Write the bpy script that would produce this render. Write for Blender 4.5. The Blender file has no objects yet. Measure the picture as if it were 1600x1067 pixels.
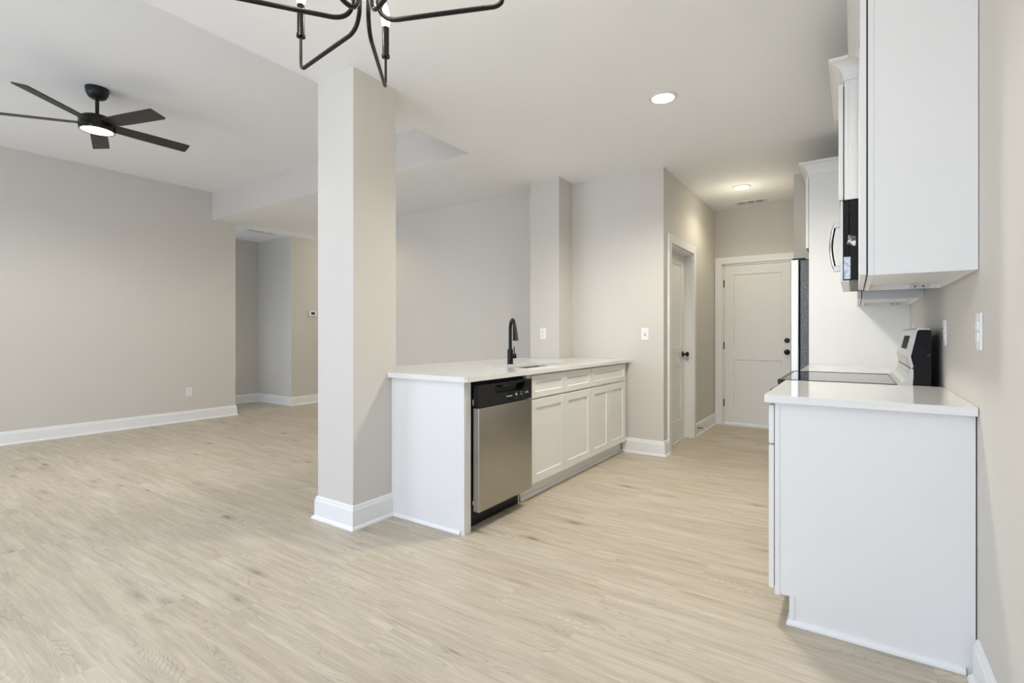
import bpy, bmesh, math, random
from mathutils import Vector, Matrix
C = bpy.context.scene.collection
S = bpy.context.scene
random.seed(7)
PI = math.pi

# ---------------------------------------------------------------- camera, world, exposure
FPX, HORIZON = 789.2, 521.95
YAW = math.atan((1334.1-800)/FPX)
cam_d = bpy.data.cameras.new('camera'); cam = bpy.data.objects.new('camera', cam_d); C.objects.link(cam)
cam_d.sensor_width = 36; cam_d.lens = FPX/1600*36
cam_d.shift_y = (HORIZON-533.5)/1600
cam_d.clip_start = .02
cam.location = (0, 0, 1.157); cam.rotation_euler = (PI/2, 0, YAW)
S.camera = cam
S.view_settings.view_transform = 'Standard'; S.view_settings.look = 'None'
S.view_settings.gamma = 1; S.view_settings.use_curve_mapping = False
S.view_settings.exposure = 0.05
w = bpy.data.worlds.new('sky'); S.world = w; w.use_nodes = True
w.node_tree.nodes['Background'].inputs[0].default_value = (.75, .87, 1, 1)
w.node_tree.nodes['Background'].inputs[1].default_value = 1.0

def area(name, loc, rot, sx, sy, power, col):
    l = bpy.data.lights.new(name, 'AREA'); l.shape = 'RECTANGLE'; l.size = sx; l.size_y = sy
    l.energy = power; l.color = col
    o = bpy.data.objects.new(name, l); o.location = loc; o.rotation_euler = rot; C.objects.link(o)
    return o
def point(name, loc, power, col, r=.03):
    l = bpy.data.lights.new(name, 'POINT'); l.energy = power; l.color = col; l.shadow_soft_size = r
    o = bpy.data.objects.new(name, l); o.location = loc; C.objects.link(o); return o
def spot(name, loc, power, col, ang=150, blend=.6, r=.06):
    l = bpy.data.lights.new(name, 'SPOT'); l.energy = power; l.color = col; l.shadow_soft_size = r
    l.spot_size = math.radians(ang); l.spot_blend = blend
    o = bpy.data.objects.new(name, l); o.location = loc; C.objects.link(o); return o
DAY = (.80, .90, 1.0)
WARM = (1.0, .84, .62)
# daylight through the windows behind the camera (their frames are built below), through the front door side and hallway
area('daylight_dining', (-1.95, -2.95, 1.35), (PI/2, 0, 0), 2.1, 2.0, 91.8, (0.704, 0.796, 1.000))
area('daylight_living', (-5.6, -2.95, 1.35), (PI/2, 0, 0), 2.0, 2.0, 80.0, (0.724, 0.828, 1.000))
area('daylight_entry', (-8.0, 2.50, 1.2), (PI/2, 0, 0), .7, 1.8, 2.6, (0.625, 0.750, 1.000))
sun_d = bpy.data.lights.new('sun', 'SUN'); sun_d.energy = 8.7; sun_d.angle = math.radians(.6); sun_d.color = (0.548, 0.710, 1.000)
sun = bpy.data.objects.new('sun', sun_d); sun.rotation_euler = (math.radians(30), 0, math.radians(-8)); C.objects.link(sun)   # added for bounce light, falls on the floor behind the camera
spot('downlight_near', (-1.055, 3.36, 2.69), 134, (1.000, 0.955, 0.84), 158, .6, .14)
spot('downlight_far', (-1.0, 5.88, 2.70), 19, (1, .92, .70), 150)
point('passage_fill', (-1.0, 5.88, 2.45), 2.8, (1, .93, .74), .06)  # added point hanging below the downlight, brightens the passage ceiling
spot('hall_fill', (-5.5, 3.95, 2.70), 15.0, (1.000, 0.840, 0.480), 160)  # added fill hidden by the column, no fixture, brightens the living side
point('hallway_lamp', (-6.8, 6.6, 2.4), 26.0, (1.000, 0.969, 0.812), .1)
spot('fill_behind_camera', (-1.1, -.9, 2.70), 63.0, (0.476, 0.667, 1.000), 165)  # added cool fill out of view, no fixture, lifts the ambient light

# ---------------------------------------------------------------- materials
def new_mat(name):
    m = bpy.data.materials.new(name); m.use_nodes = True
    return m, m.node_tree, m.node_tree.nodes['Principled BSDF']
def paint(name, col, rough=.5, bump=.0, bscale=200, var=.0, metal=0, spec=.5, coat=0):
    m, t, b = new_mat(name)
    b.inputs['Base Color'].default_value = (*col, 1); b.inputs['Roughness'].default_value = rough
    b.inputs['Metallic'].default_value = metal; b.inputs['Specular IOR Level'].default_value = spec
    b.inputs['Coat Weight'].default_value = coat
    tc = t.nodes.new('ShaderNodeTexCoord')
    n = t.nodes.new('ShaderNodeTexNoise'); n.inputs['Scale'].default_value = bscale
    t.links.new(tc.outputs['Object'], n.inputs['Vector'])
    if bump:
        bp = t.nodes.new('ShaderNodeBump'); bp.inputs['Strength'].default_value = bump; bp.inputs['Distance'].default_value = .002
        t.links.new(n.outputs[0], bp.inputs['Height']); t.links.new(bp.outputs[0], b.inputs['Normal'])
    if var:
        n2 = t.nodes.new('ShaderNodeTexNoise'); n2.inputs['Scale'].default_value = 3
        t.links.new(tc.outputs['Object'], n2.inputs['Vector'])
        mx = t.nodes.new('ShaderNodeMix'); mx.data_type = 'RGBA'
        mx.inputs[6].default_value = (*[c*(1-var) for c in col], 1); mx.inputs[7].default_value = (*[min(1, c*(1+var)) for c in col], 1)
        t.links.new(n2.outputs[0], mx.inputs[0]); t.links.new(mx.outputs[2], b.inputs['Base Color'])
    return m
def emis(name, col, s):
    m, t, b = new_mat(name); b.inputs['Base Color'].default_value = (*col, 1)
    b.inputs['Emission Color'].default_value = (*col, 1); b.inputs['Emission Strength'].default_value = s
    return m
M_WALL = paint('greige_wall_paint', (.655, .625, .575), .62, .08, 260, .012)
M_CEIL = paint('white_ceiling_paint', (.90, .90, .895), .8, .06, 160, .01)
M_TRIM = paint('white_trim_gloss', (.86, .86, .855), .3, 0, 200, .008)
M_CAB = paint('white_cabinet_lacquer', (.815, .81, .79), .36, .02, 300, .008)
M_CABIN = paint('cabinet_underside', (.74, .72, .66), .5, .02, 200, .02)
M_DOOR = paint('white_door_paint', (.82, .815, .79), .38, .02, 200, .008)
M_QUARTZ = paint('white_quartz', (.84, .83, .81), .09, 0, 60, .015)
M_BLACK = paint('matte_black_metal', (.010, .010, .011), .38, .02, 300, .05, spec=.3)
M_BLACKP = paint('black_plastic', (.008, .008, .009), .2, .0, 300, .05, spec=.3)
M_SILVER = paint('satin_silver', (.64, .64, .63), .33, 0, 100, .02, metal=1)
M_BOWL = paint('sink_steel', (.36, .36, .355), .28, 0, 100, .03, metal=1)
M_UNDER = paint('dark_grey_filter_plate', (.10, .10, .10), .45, 0, 100, .05)
M_BRONZE = paint('dark_bronze_metal', (.028, .024, .020), .22, 0, 200, .05, metal=.75)
M_FANBL = paint('black_fan_blade', (.022, .020, .018), .45, .02, 90, .1)
M_GLASSTOP = paint('black_ceramic_glass', (.012, .012, .013), .04, 0, 80, .02)
M_CHROME = paint('polished_steel', (.72, .72, .71), .12, 0, 100, .02, metal=1)
M_PLATE = paint('white_plate_plastic', (.84, .84, .83), .32, 0, 100, .004)
M_SLOT = paint('dark_slot', (.05, .05, .05), .6, 0, 100, .01)
M_GRILLE = paint('white_grille_metal', (.78, .78, .76), .4, 0, 100, .01)
M_GAP = paint('dark_gap', (.02, .02, .02), .8, 0, 100, .01)
M_LETTER = paint('white_print', (.8, .8, .8), .4, 0, 100, .01)
M_SCREEN = paint('thermostat_screen', (.02, .02, .02), .15, 0, 100, .01)
M_BULB = emis('warm_bulb_glass', (1, .86, .62), 14)
M_DISC = emis('warm_light_diffuser', (1, .90, .72), 9)
M_FDISC = emis('fan_light_diffuser', (1, .88, .66), 6)

def steel(name, axis, col=(.50, .48, .44), rough=.27):
    m, t, b = new_mat(name)
    b.inputs['Metallic'].default_value = 1; b.inputs['Roughness'].default_value = rough
    b.inputs['Base Color'].default_value = (*col, 1)
    tc = t.nodes.new('ShaderNodeTexCoord'); mp = t.nodes.new('ShaderNodeMapping')
    sc = [400, 400, 400]; sc[axis] = 2; mp.inputs['Scale'].default_value = sc
    n = t.nodes.new('ShaderNodeTexNoise'); n.inputs['Scale'].default_value = 1
    t.links.new(tc.outputs['Object'], mp.inputs[0]); t.links.new(mp.outputs[0], n.inputs['Vector'])
    r = t.nodes.new('ShaderNodeMapRange'); r.inputs[3].default_value = rough-.015; r.inputs[4].default_value = rough+.03
    t.links.new(n.outputs[0], r.inputs[0]); t.links.new(r.outputs[0], b.inputs['Roughness'])
    return m
M_STEEL = steel('brushed_stainless', 1, (.44, .42, .385), .24)
M_STEELV = steel('brushed_stainless_light', 2, (.62, .62, .61), .36)
def textured_grey():
    m, t, b = new_mat('grey_textured_fridge_side')
    b.inputs['Roughness'].default_value = .4
    tc = t.nodes.new('ShaderNodeTexCoord'); n = t.nodes.new('ShaderNodeTexVoronoi'); n.inputs['Scale'].default_value = 95
    t.links.new(tc.outputs['Object'], n.inputs['Vector'])
    mx = t.nodes.new('ShaderNodeMix'); mx.data_type = 'RGBA'
    mx.inputs[6].default_value = (.055, .06, .07, 1); mx.inputs[7].default_value = (.16, .17, .185, 1)
    t.links.new(n.outputs['Distance'], mx.inputs[0]); t.links.new(mx.outputs[2], b.inputs['Base Color'])
    bp = t.nodes.new('ShaderNodeBump'); bp.inputs['Strength'].default_value = .5; bp.inputs['Distance'].default_value = .002
    t.links.new(n.outputs['Distance'], bp.inputs['Height']); t.links.new(bp.outputs[0], b.inputs['Normal'])
    return m
M_FRSIDE = textured_grey()
def scuffed_black():
    m, t, b = new_mat('scuffed_black_enamel')
    b.inputs['Roughness'].default_value = .35; b.inputs['Specular IOR Level'].default_value = .18
    tc = t.nodes.new('ShaderNodeTexCoord'); mp = t.nodes.new('ShaderNodeMapping'); mp.inputs['Scale'].default_value = (30, 30, 60)
    n = t.nodes.new('ShaderNodeTexNoise'); n.inputs['Scale'].default_value = 1; n.inputs['Detail'].default_value = 6
    r = t.nodes.new('ShaderNodeValToRGB'); r.color_ramp.elements[0].position = .68; r.color_ramp.elements[1].position = .76
    r.color_ramp.elements[0].color = (.010, .010, .011, 1); r.color_ramp.elements[1].color = (.16, .16, .16, 1)
    t.links.new(tc.outputs['Object'], mp.inputs[0]); t.links.new(mp.outputs[0], n.inputs['Vector'])
    t.links.new(n.outputs[0], r.inputs[0]); t.links.new(r.outputs[0], b.inputs['Base Color'])
    return m
M_SCUFF = scuffed_black()
def foil(name, c0, c1, sc, metal):
    m, t, b = new_mat(name)
    b.inputs['Roughness'].default_value = .3; b.inputs['Metallic'].default_value = metal
    tc = t.nodes.new('ShaderNodeTexCoord'); n = t.nodes.new('ShaderNodeTexNoise'); n.inputs['Scale'].default_value = sc
    n.inputs['Detail'].default_value = 3
    r = t.nodes.new('ShaderNodeValToRGB'); r.color_ramp.elements[0].position = .46; r.color_ramp.elements[1].position = .54
    r.color_ramp.elements[0].color = (*c0, 1); r.color_ramp.elements[1].color = (*c1, 1)
    t.links.new(tc.outputs['Object'], n.inputs['Vector']); t.links.new(n.outputs[0], r.inputs[0]); t.links.new(r.outputs[0], b.inputs['Base Color'])
    return m
M_FOIL = foil('crinkled_foil_label', (.10, .10, .10), (.75, .74, .72), 70, .6)
M_PAPER = foil('printed_blue_label', (.42, .50, .62), (.68, .74, .84), 55, 0)

def floor_mat():
    m, t, b = new_mat('light_oak_vinyl_planks'); N = t.nodes; L = t.links
    def nd(k, **kw):
        n = N.new(k)
        for a, v in kw.items(): setattr(n, a, v)
        return n
    def mth(op, a, b_=None, c=None):
        n = N.new('ShaderNodeMath'); n.operation = op
        for i, v in enumerate((a, b_, c)):
            if v is None: continue
            if isinstance(v, (int, float)): n.inputs[i].default_value = v
            else: L.new(v, n.inputs[i])
        return n.outputs[0]
    tc = nd('ShaderNodeTexCoord'); sp = nd('ShaderNodeSeparateXYZ'); L.new(tc.outputs['Object'], sp.inputs[0])
    X, Y = sp.outputs[0], sp.outputs[1]
    W, LEN = .182, 1.22
    yr = mth('DIVIDE', mth('ADD', Y, .045), W); row = mth('FLOOR', yr); fy = mth('FRACT', yr)
    wn = nd('ShaderNodeTexWhiteNoise', noise_dimensions='1D'); L.new(row, wn.inputs['W'])
    xr = mth('ADD', mth('DIVIDE', X, LEN), mth('MULTIPLY', wn.outputs[0], 7.3)); col = mth('FLOOR', xr); fx = mth('FRACT', xr)
    cid = nd('ShaderNodeCombineXYZ'); L.new(row, cid.inputs[0]); L.new(col, cid.inputs[1])
    wn2 = nd('ShaderNodeTexWhiteNoise', noise_dimensions='3D'); L.new(cid.outputs[0], wn2.inputs['Vector'])
    rnd = wn2.outputs['Value']
    # grain coordinates, shifted per plank
    cg = nd('ShaderNodeCombineXYZ')
    L.new(mth('ADD', X, mth('MULTIPLY', rnd, 37.)), cg.inputs[0]); L.new(mth('ADD', Y, mth('MULTIPLY', rnd, 91.)), cg.inputs[1]); L.new(rnd, cg.inputs[2])
    def noise(sx, sy, sc=1, det=3, rough=.55, dist=0):
        mp = nd('ShaderNodeMapping'); mp.inputs['Scale'].default_value = (sx, sy, 1); L.new(cg.outputs[0], mp.inputs[0])
        n = nd('ShaderNodeTexNoise'); n.inputs['Scale'].default_value = sc; n.inputs['Detail'].default_value = det
        n.inputs['Roughness'].default_value = rough; n.inputs['Distortion'].default_value = dist
        L.new(mp.outputs[0], n.inputs['Vector']); return n.outputs[0]
    broad = noise(1.3, 7, 1, 3)
    fine = noise(9, 190, 1, 4, .65)
    mid = noise(2.6, 34, 1, 3, .6, .4)
    field = noise(1.15, 9.5, 1, 1, .4, .25)
    # cathedral rings: thin contour lines of a stretched field
    sw = mth('SINE', mth('MULTIPLY', mth('ADD', field, mth('MULTIPLY', mid, .025)), 230.))
    line = mth('POWER', mth('MAXIMUM', sw, 0), 3)
    mask = nd('ShaderNodeMapRange'); mask.inputs[1].default_value = .46; mask.inputs[2].default_value = .62; L.new(noise(1.2, 6, 1.3, 1), mask.inputs[0])
    line = mth('MULTIPLY', line, mask.outputs[0])
    # knots
    mpk = nd('ShaderNodeMapping'); mpk.inputs['Scale'].default_value = (1.9, 6.4, 1); L.new(cg.outputs[0], mpk.inputs[0])
    vk = nd('ShaderNodeTexVoronoi'); vk.inputs['Scale'].default_value = 1; L.new(mpk.outputs[0], vk.inputs['Vector'])
    kd = nd('ShaderNodeMapRange'); kd.inputs[1].default_value = .09; kd.inputs[2].default_value = .02; L.new(mth('ADD', vk.outputs['Distance'], mth('MULTIPLY', mth('SUBTRACT', fine, .5), .16)), kd.inputs[0])
    sepk = nd('ShaderNodeSeparateColor'); L.new(vk.outputs['Color'], sepk.inputs[0])
    knot = mth('MULTIPLY', kd.outputs[0], mth('GREATER_THAN', sepk.outputs[0], .35))
    halo = nd('ShaderNodeMapRange'); halo.inputs[1].default_value = .24; halo.inputs[2].default_value = .05; L.new(vk.outputs['Distance'], halo.inputs[0])
    halo_v = mth('MULTIPLY', halo.outputs[0], mth('GREATER_THAN', sepk.outputs[0], .35))
    base = nd('ShaderNodeMix', data_type='RGBA'); base.inputs[6].default_value = (.46, .382, .280, 1); base.inputs[7].default_value = (.635, .570, .468, 1)
    fac = mth('ADD', mth('MULTIPLY', broad, .75), mth('MULTIPLY', rnd, .22)); 
    L.new(fac, base.inputs[0])
    # darkening factor
    dk = mth('ADD', mth('MULTIPLY', mth('SUBTRACT', fine, .5), .55), mth('MULTIPLY', mth('SUBTRACT', mid, .5), .70))
    dk = mth('ADD', dk, mth('MULTIPLY', line, .10))
    dk = mth('ADD', dk, mth('MULTIPLY', halo_v, .14))
    dk = mth('ADD', dk, mth('MULTIPLY', knot, .10))
    seam_y = mth('MAXIMUM', mth('LESS_THAN', fy, .006), mth('GREATER_THAN', fy, .994))
    seam_x = mth('LESS_THAN', fx, .0014)
    seam = mth('MAXIMUM', seam_y, seam_x)
    dk = mth('ADD', dk, mth('MULTIPLY', seam, .10))
    k = mth('MINIMUM', mth('MAXIMUM', mth('SUBTRACT', 1., dk), .1), 1.25)
    vm = nd('ShaderNodeVectorMath', operation='SCALE'); L.new(base.outputs[2], vm.inputs[0]); L.new(k, vm.inputs['Scale'])
    kn = nd('ShaderNodeMix', data_type='RGBA'); L.new(vm.outputs[0], kn.inputs[6]); kn.inputs[7].default_value = (.20, .14, .09, 1)
    L.new(mth('MINIMUM', mth('ADD', mth('MULTIPLY', mth('ADD', mth('MULTIPLY', halo_v, .30), knot), .85), mth('MULTIPLY', line, .20)), 1.), kn.inputs[0])
    L.new(kn.outputs[2], b.inputs['Base Color'])
    r = nd('ShaderNodeMapRange'); r.inputs[3].default_value = .36; r.inputs[4].default_value = .52; L.new(mid, r.inputs[0]); L.new(r.outputs[0], b.inputs['Roughness'])
    bp = nd('ShaderNodeBump'); bp.inputs['Strength'].default_value = .12; bp.inputs['Distance'].default_value = .001
    L.new(mth('SUBTRACT', fine, seam), bp.inputs['Height']); L.new(bp.outputs[0], b.inputs['Normal'])
    return m
M_FLOOR = floor_mat()

# ---------------------------------------------------------------- mesh helpers
class MB:
    def __init__(s): s.v = []; s.f = []; s.smooth = []
    def add(s, vs, fs, sm=False):
        o = len(s.v); s.v += [tuple(v) for v in vs]
        for f in fs: s.f.append([i+o for i in f]); s.smooth.append(sm)
        return s
    def box(s, x0, x1, y0, y1, z0, z1, bev=0):
        if x0 > x1: x0, x1 = x1, x0
        if y0 > y1: y0, y1 = y1, y0
        if z0 > z1: z0, z1 = z1, z0
        if not bev:
            vs = [(x, y, z) for x in (x0, x1) for y in (y0, y1) for z in (z0, z1)]
            return s.add(vs, [(0,1,3,2),(4,6,7,5),(0,4,5,1),(2,3,7,6),(0,2,6,4),(1,5,7,3)])
        bm = bmesh.new(); bmesh.ops.create_cube(bm, size=1)
        for v in bm.verts: v.co = Vector(((x0+x1)/2+v.co.x*(x1-x0), (y0+y1)/2+v.co.y*(y1-y0), (z0+z1)/2+v.co.z*(z1-z0)))
        bmesh.ops.bevel(bm, geom=bm.edges[:], offset=bev, segments=2, affect='EDGES', profile=.5)
        bm.verts.index_update(); s.add([v.co[:] for v in bm.verts], [[v.index for v in f.verts] for f in bm.faces]); bm.free()
        return s
    def prism(s, pts, y0, y1, axis=1, bev=0):
        """polygon pts in the two other axes, extruded along axis"""
        def P(a, b, c):
            return {0: (c, a, b), 1: (a, c, b), 2: (a, b, c)}[axis]
        n = len(pts)
        vs = [P(a, b, y0) for a, b in pts]+[P(a, b, y1) for a, b in pts]
        fs = [list(range(n)), list(range(2*n-1, n-1, -1))]+[(i, (i+1) % n, (i+1) % n+n, i+n) for i in range(n)]
        return s.add(vs, fs)
    def lathe(s, prof, c=(0, 0, 0), n=32, axis='z', sm=True):
        """prof: list of (r, h)"""
        vs = []; fs = []
        for r, h in prof:
            for i in range(n):
                a = 2*PI*i/n; x, y = r*math.cos(a), r*math.sin(a)
                p = {'z': (x, y, h), 'x': (h, x, y), 'y': (x, h, y)}[axis]
                vs.append((c[0]+p[0], c[1]+p[1], c[2]+p[2]))
        for k in range(len(prof)-1):
            for i in range(n): fs.append((k*n+i, k*n+(i+1) % n, (k+1)*n+(i+1) % n, (k+1)*n+i))
        fs.append(list(range(n-1, -1, -1))); fs.append([len(vs)-n+i for i in range(n)])
        return s.add(vs, fs, sm)
    def tube(s, pts, r, n=14, r1=None, sm=True):
        pts = [Vector(p) for p in pts]; vs = []; fs = []
        t0 = (pts[1]-pts[0]).normalized(); u = t0.orthogonal().normalized()
        for i, p in enumerate(pts):
            t = (pts[min(i+1, len(pts)-1)]-pts[max(i-1, 0)]).normalized()
            u = (u-t*u.dot(t)).normalized(); v = t.cross(u)
            rr = r[i] if isinstance(r, list) else r if r1 is None else r+(r1-r)*i/(len(pts)-1)
            for k in range(n):
                a = 2*PI*k/n; vs.append(p+(u*math.cos(a)+v*math.sin(a))*rr)
        for i in range(len(pts)-1):
            for k in range(n): fs.append((i*n+k, i*n+(k+1) % n, (i+1)*n+(k+1) % n, (i+1)*n+k))
        fs.append(list(range(n-1, -1, -1))); fs.append([len(vs)-n+k for k in range(n)])
        return s.add(vs, fs, sm)
    def sweep(s, path, prof, closed=False):
        """path: plan points; prof: closed polygon (offset to the right of the path, z)"""
        P = [Vector((p[0], p[1])) for p in path]; n = len(P); m = len(prof); vs = []
        for i, p in enumerate(P):
            a = P[(i-1) % n] if (closed or i > 0) else None; b = P[(i+1) % n] if (closed or i < n-1) else None
            d1 = (p-a).normalized() if a is not None else None; d2 = (b-p).normalized() if b is not None else None
            if d1 is None: d1 = d2
            if d2 is None: d2 = d1
            n1 = Vector((d1.y, -d1.x)); n2 = Vector((d2.y, -d2.x)); mm = (n1+n2)/(1+n1.dot(n2))
            for o, z in prof: vs.append((p.x+mm.x*o, p.y+mm.y*o, z))
        fs = []
        for i in range(n if closed else n-1):
            j = (i+1) % n
            for k in range(m): fs.append((i*m+k, i*m+(k+1) % m, j*m+(k+1) % m, j*m+k))
        if not closed: fs += [list(range(m)), [(n-1)*m+k for k in range(m-1, -1, -1)]]
        return s.add(vs, fs)
    def shaker(s, M, u0, u1, v0, v1, t=.019, rail=.057, rec=.009):
        """door leaf in the frame M: u across, v up, w outward; back at w=0"""
        c = .0015
        def rect(d, w): return [(u0+d, v0+d, w), (u1-d, v0+d, w), (u1-d, v1-d, w), (u0+d, v1-d, w)]
        L = [rect(0, 0), rect(0, t-c), rect(c, t), rect(rail, t), rect(rail+.003, t-rec), ]
        vs = [M @ Vector(p) for r in L for p in r]; fs = [(3, 2, 1, 0)]
        for k in range(len(L)-1):
            for i in range(4): fs.append((k*4+i, k*4+(i+1) % 4, k*4+4+(i+1) % 4, k*4+4+i))
        o = 4*(len(L)-1); fs.append((o, o+1, o+2, o+3))
        return s.add(vs, fs)
    def shift(s, d): s.v = [(a+d[0], b+d[1], c+d[2]) for a, b, c in s.v]; return s

def fillet(pts, rad, n=8):
    P = [Vector(p) for p in pts]; out = [P[0]]
    for i in range(1, len(P)-1):
        r = rad[i-1] if isinstance(rad, (list, tuple)) else rad
        a = (P[i-1]-P[i]).normalized(); b = (P[i+1]-P[i]).normalized(); th = a.angle(b); t = r/math.tan(th/2)
        t = min(t, (P[i-1]-P[i]).length*.49, (P[i+1]-P[i]).length*.49)
        for k in range(n+1):
            q = k/n; A = P[i]+a*t; B = P[i]+b*t
            out.append(A*(1-q)**2+P[i]*2*q*(1-q)*.9+P[i]*0+B*q**2+ (A+B)*.5*2*q*(1-q)*.1)
    out.append(P[-1]); return out

def link(name, mb, mat, parent=None, local=False):
    me = bpy.data.meshes.new(name)
    vs = mb.v
    if parent is not None and not local:
        q = Vector(); p = parent
        while p is not None: q += Vector(p.location); p = p.parent
        vs = [(a-q.x, b-q.y, c-q.z) for a, b, c in vs]
    me.from_pydata(vs, [], mb.f); me.polygons.foreach_set('use_smooth', mb.smooth)
    bm = bmesh.new(); bm.from_mesh(me); bmesh.ops.recalc_face_normals(bm, faces=bm.faces[:]); bm.to_mesh(me); bm.free()
    me.materials.append(mat)
    o = bpy.data.objects.new(name, me); C.objects.link(o)
    if parent is not None: o.parent = parent
    if any(mb.smooth):
        for e in me.edges: pass
        try: me.set_sharp_from_angle(angle=math.radians(40))
        except Exception: pass
    return o
def part(name, mb, mat, parent, label=None, local=False):
    o = link(name, mb, mat, parent, local)
    if label: o['label'] = label
    return o
def thing(name, label, cat, loc=(0, 0, 0), rz=0, group=None):
    o = bpy.data.objects.new(name, None); C.objects.link(o); o.location = loc; o.rotation_euler = (0, 0, rz)
    o.empty_display_size = .05; o['label'] = label; o['category'] = cat
    if group: o['group'] = group
    return o
def tag(o, label, cat, group=None):
    o['label'] = label; o['category'] = cat
    if group: o['group'] = group
    return o
def struct(name, mb, mat, label=None):
    o = link(name, mb, mat); o['kind'] = 'structure'
    if label: o['label'] = label
    return o
def dup(root, loc, rz, label):
    r = root.copy(); C.objects.link(r); r.location = loc; r.rotation_euler = (0, 0, rz); r['label'] = label
    for ch in list(root.children):
        c = ch.copy(); C.objects.link(c); c.parent = r
        for g in list(ch.children):
            d = g.copy(); C.objects.link(d); d.parent = c
    return r
def box(*a): return MB().box(*a)
def frame(o, u, wv): # u across, z up, w outward
    u = Vector(u); wv = Vector(wv); return Matrix.Translation(o) @ Matrix(((u.x, 0, wv.x, 0), (u.y, 0, wv.y, 0), (0, 1, 0, 0), (0, 0, 0, 1)))

# ---------------------------------------------------------------- the room
CZ, TZ = 2.74, 3.11
WR = .345      # right wall
WL = -7.33     # left living wall
BK = 4.76      # back wall face
EX = -2.795    # tray edge / column left
CX1 = -2.455   # column right
HX = -1.49     # passage left wall
EY = 6.88      # end wall face
SX = -.493     # stub wall left end
ZT = 3.2
struct('floor', box(-9.2, .5, -3.1, 9.2, -.06, 0), M_FLOOR)
struct('ceiling', MB().box(EX, WR+.12, -3.1, 7.1, CZ, CZ+.02).box(-9.2, EX, 3.455, 9.2, CZ, CZ+.02).box(EX, -1.49, 7.1, 9.2, CZ, CZ+.02), M_CEIL, 'lower white ceiling over kitchen and entry hall')
struct('ceiling', box(WL-.1, EX+.06, -3.1, 3.52, TZ, TZ+.02), M_CEIL, 'raised white ceiling over the living room')
struct('ceiling', box(-9.2, WL-.1, 2.5, 3.455, CZ, CZ+.02), M_CEIL, 'entry ceiling')
struct('wall_soffit', MB().box(WL, EX-.0, 3.454, 3.52, CZ+.001, ZT).box(EX-.001, EX+.06, -3.0, 3.52, CZ+.001, ZT), M_WALL, 'greige drop between raised and lower ceiling')
struct('wall_left', box(WL-.12, WL, -3.1, 3.77, 0, ZT), M_WALL)
struct('wall_right', box(WR, WR+.12, -3.1, 7.0, 0, ZT), M_WALL)
struct('wall_back', box(-6.10, HX, BK, BK+.12, 0, CZ), M_WALL)
struct('wall_entry', MB().box(-8.62, -8.5, 2.6, BK, 0, CZ).box(-8.62, -7.53, BK, BK+.12, 0, CZ), M_WALL, 'entry alcove walls beyond the living room')
struct('wall_hallway', MB().box(-7.65, -7.53, BK+.12, 9.1, 0, CZ).box(-6.10, -5.98, BK+.12, 9.1, 0, CZ).box(-7.65, -5.98, 9.0, 9.12, 0, CZ), M_WALL, 'hallway walls beyond the near column')
# passage wall with the pantry door opening
DY0, DY1, DH = 4.97, 5.79, 2.045
struct('wall_passage', MB().box(HX-.12, HX, BK+.12, DY0, 0, CZ).box(HX-.12, HX, DY1, EY+.12, 0, CZ).box(HX-.12, HX, DY0, DY1, DH, CZ), M_WALL, 'greige wall of the kitchen passage')
DX0, DX1 = -1.395, -.585
struct('wall_end', MB().box(HX, DX0, EY, EY+.12, 0, CZ).box(DX1, WR+.12, EY, EY+.12, 0, CZ).box(DX0, DX1, EY, EY+.12, DH, CZ), M_WALL, 'greige end wall over the panel door')
struct('wall_stub', box(SX, WR, 5.72, EY, 0, CZ), M_WALL, 'short return wall beyond the refrigerator')
# wall behind the camera with two window openings
B0, B1 = -3.1, -2.8
w1 = (-3.0, -.9); w2 = (-6.6, -4.6); zz = (.35, 2.35)
mb = MB()
for a, b in ((-7.45, w2[0]), (w2[1], w1[0]), (w1[1], WR+.12)): mb.box(a, b, -2.92, -2.8, 0, ZT)
for a, b in (w1, w2): mb.box(a, b, -2.92, -2.8, 0, zz[0]).box(a, b, -2.92, -2.8, zz[1], ZT)
struct('wall_front', mb, M_WALL)
for i, (a, b) in enumerate((w1, w2)):
    mb = MB(); t = .05
    mb.box(a, a+t, -2.84, -2.79, zz[0], zz[1]).box(b-t, b, -2.84, -2.79, zz[0], zz[1]).box(a, b, -2.84, -2.79, zz[0], zz[0]+t).box(a, b, -2.84, -2.79, zz[1]-t, zz[1])
    k = 2 if i == 0 else 3
    for j in range(1, k): x = a+(b-a)*j/k; mb.box(x-.03, x+.03, -2.84, -2.79, zz[0], zz[1])
    mb.box(a, b, -2.83, -2.80, 1.33, 1.37)
    struct('window_%d' % (i+1), mb, M_TRIM)
# entry side light wall
struct('wall_entry_front', MB().box(-8.62, -8.4, 2.55, 2.65, 0, CZ).box(-7.6, -7.45, 2.55, 2.65, 0, CZ).box(-8.4, -7.6, 2.55, 2.65, 2.2, CZ), M_WALL, 'entry wall with sidelight opening')

# columns
def column(y0, y1, label):
    o = struct('column', box(EX, CX1, y0, y1, 0, CZ), M_WALL, label); return o
column(1.95, 2.286, 'square greige column standing free at the near end of the peninsula')
column(4.47, BK, 'square greige column rising behind the counter at the back wall')

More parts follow.
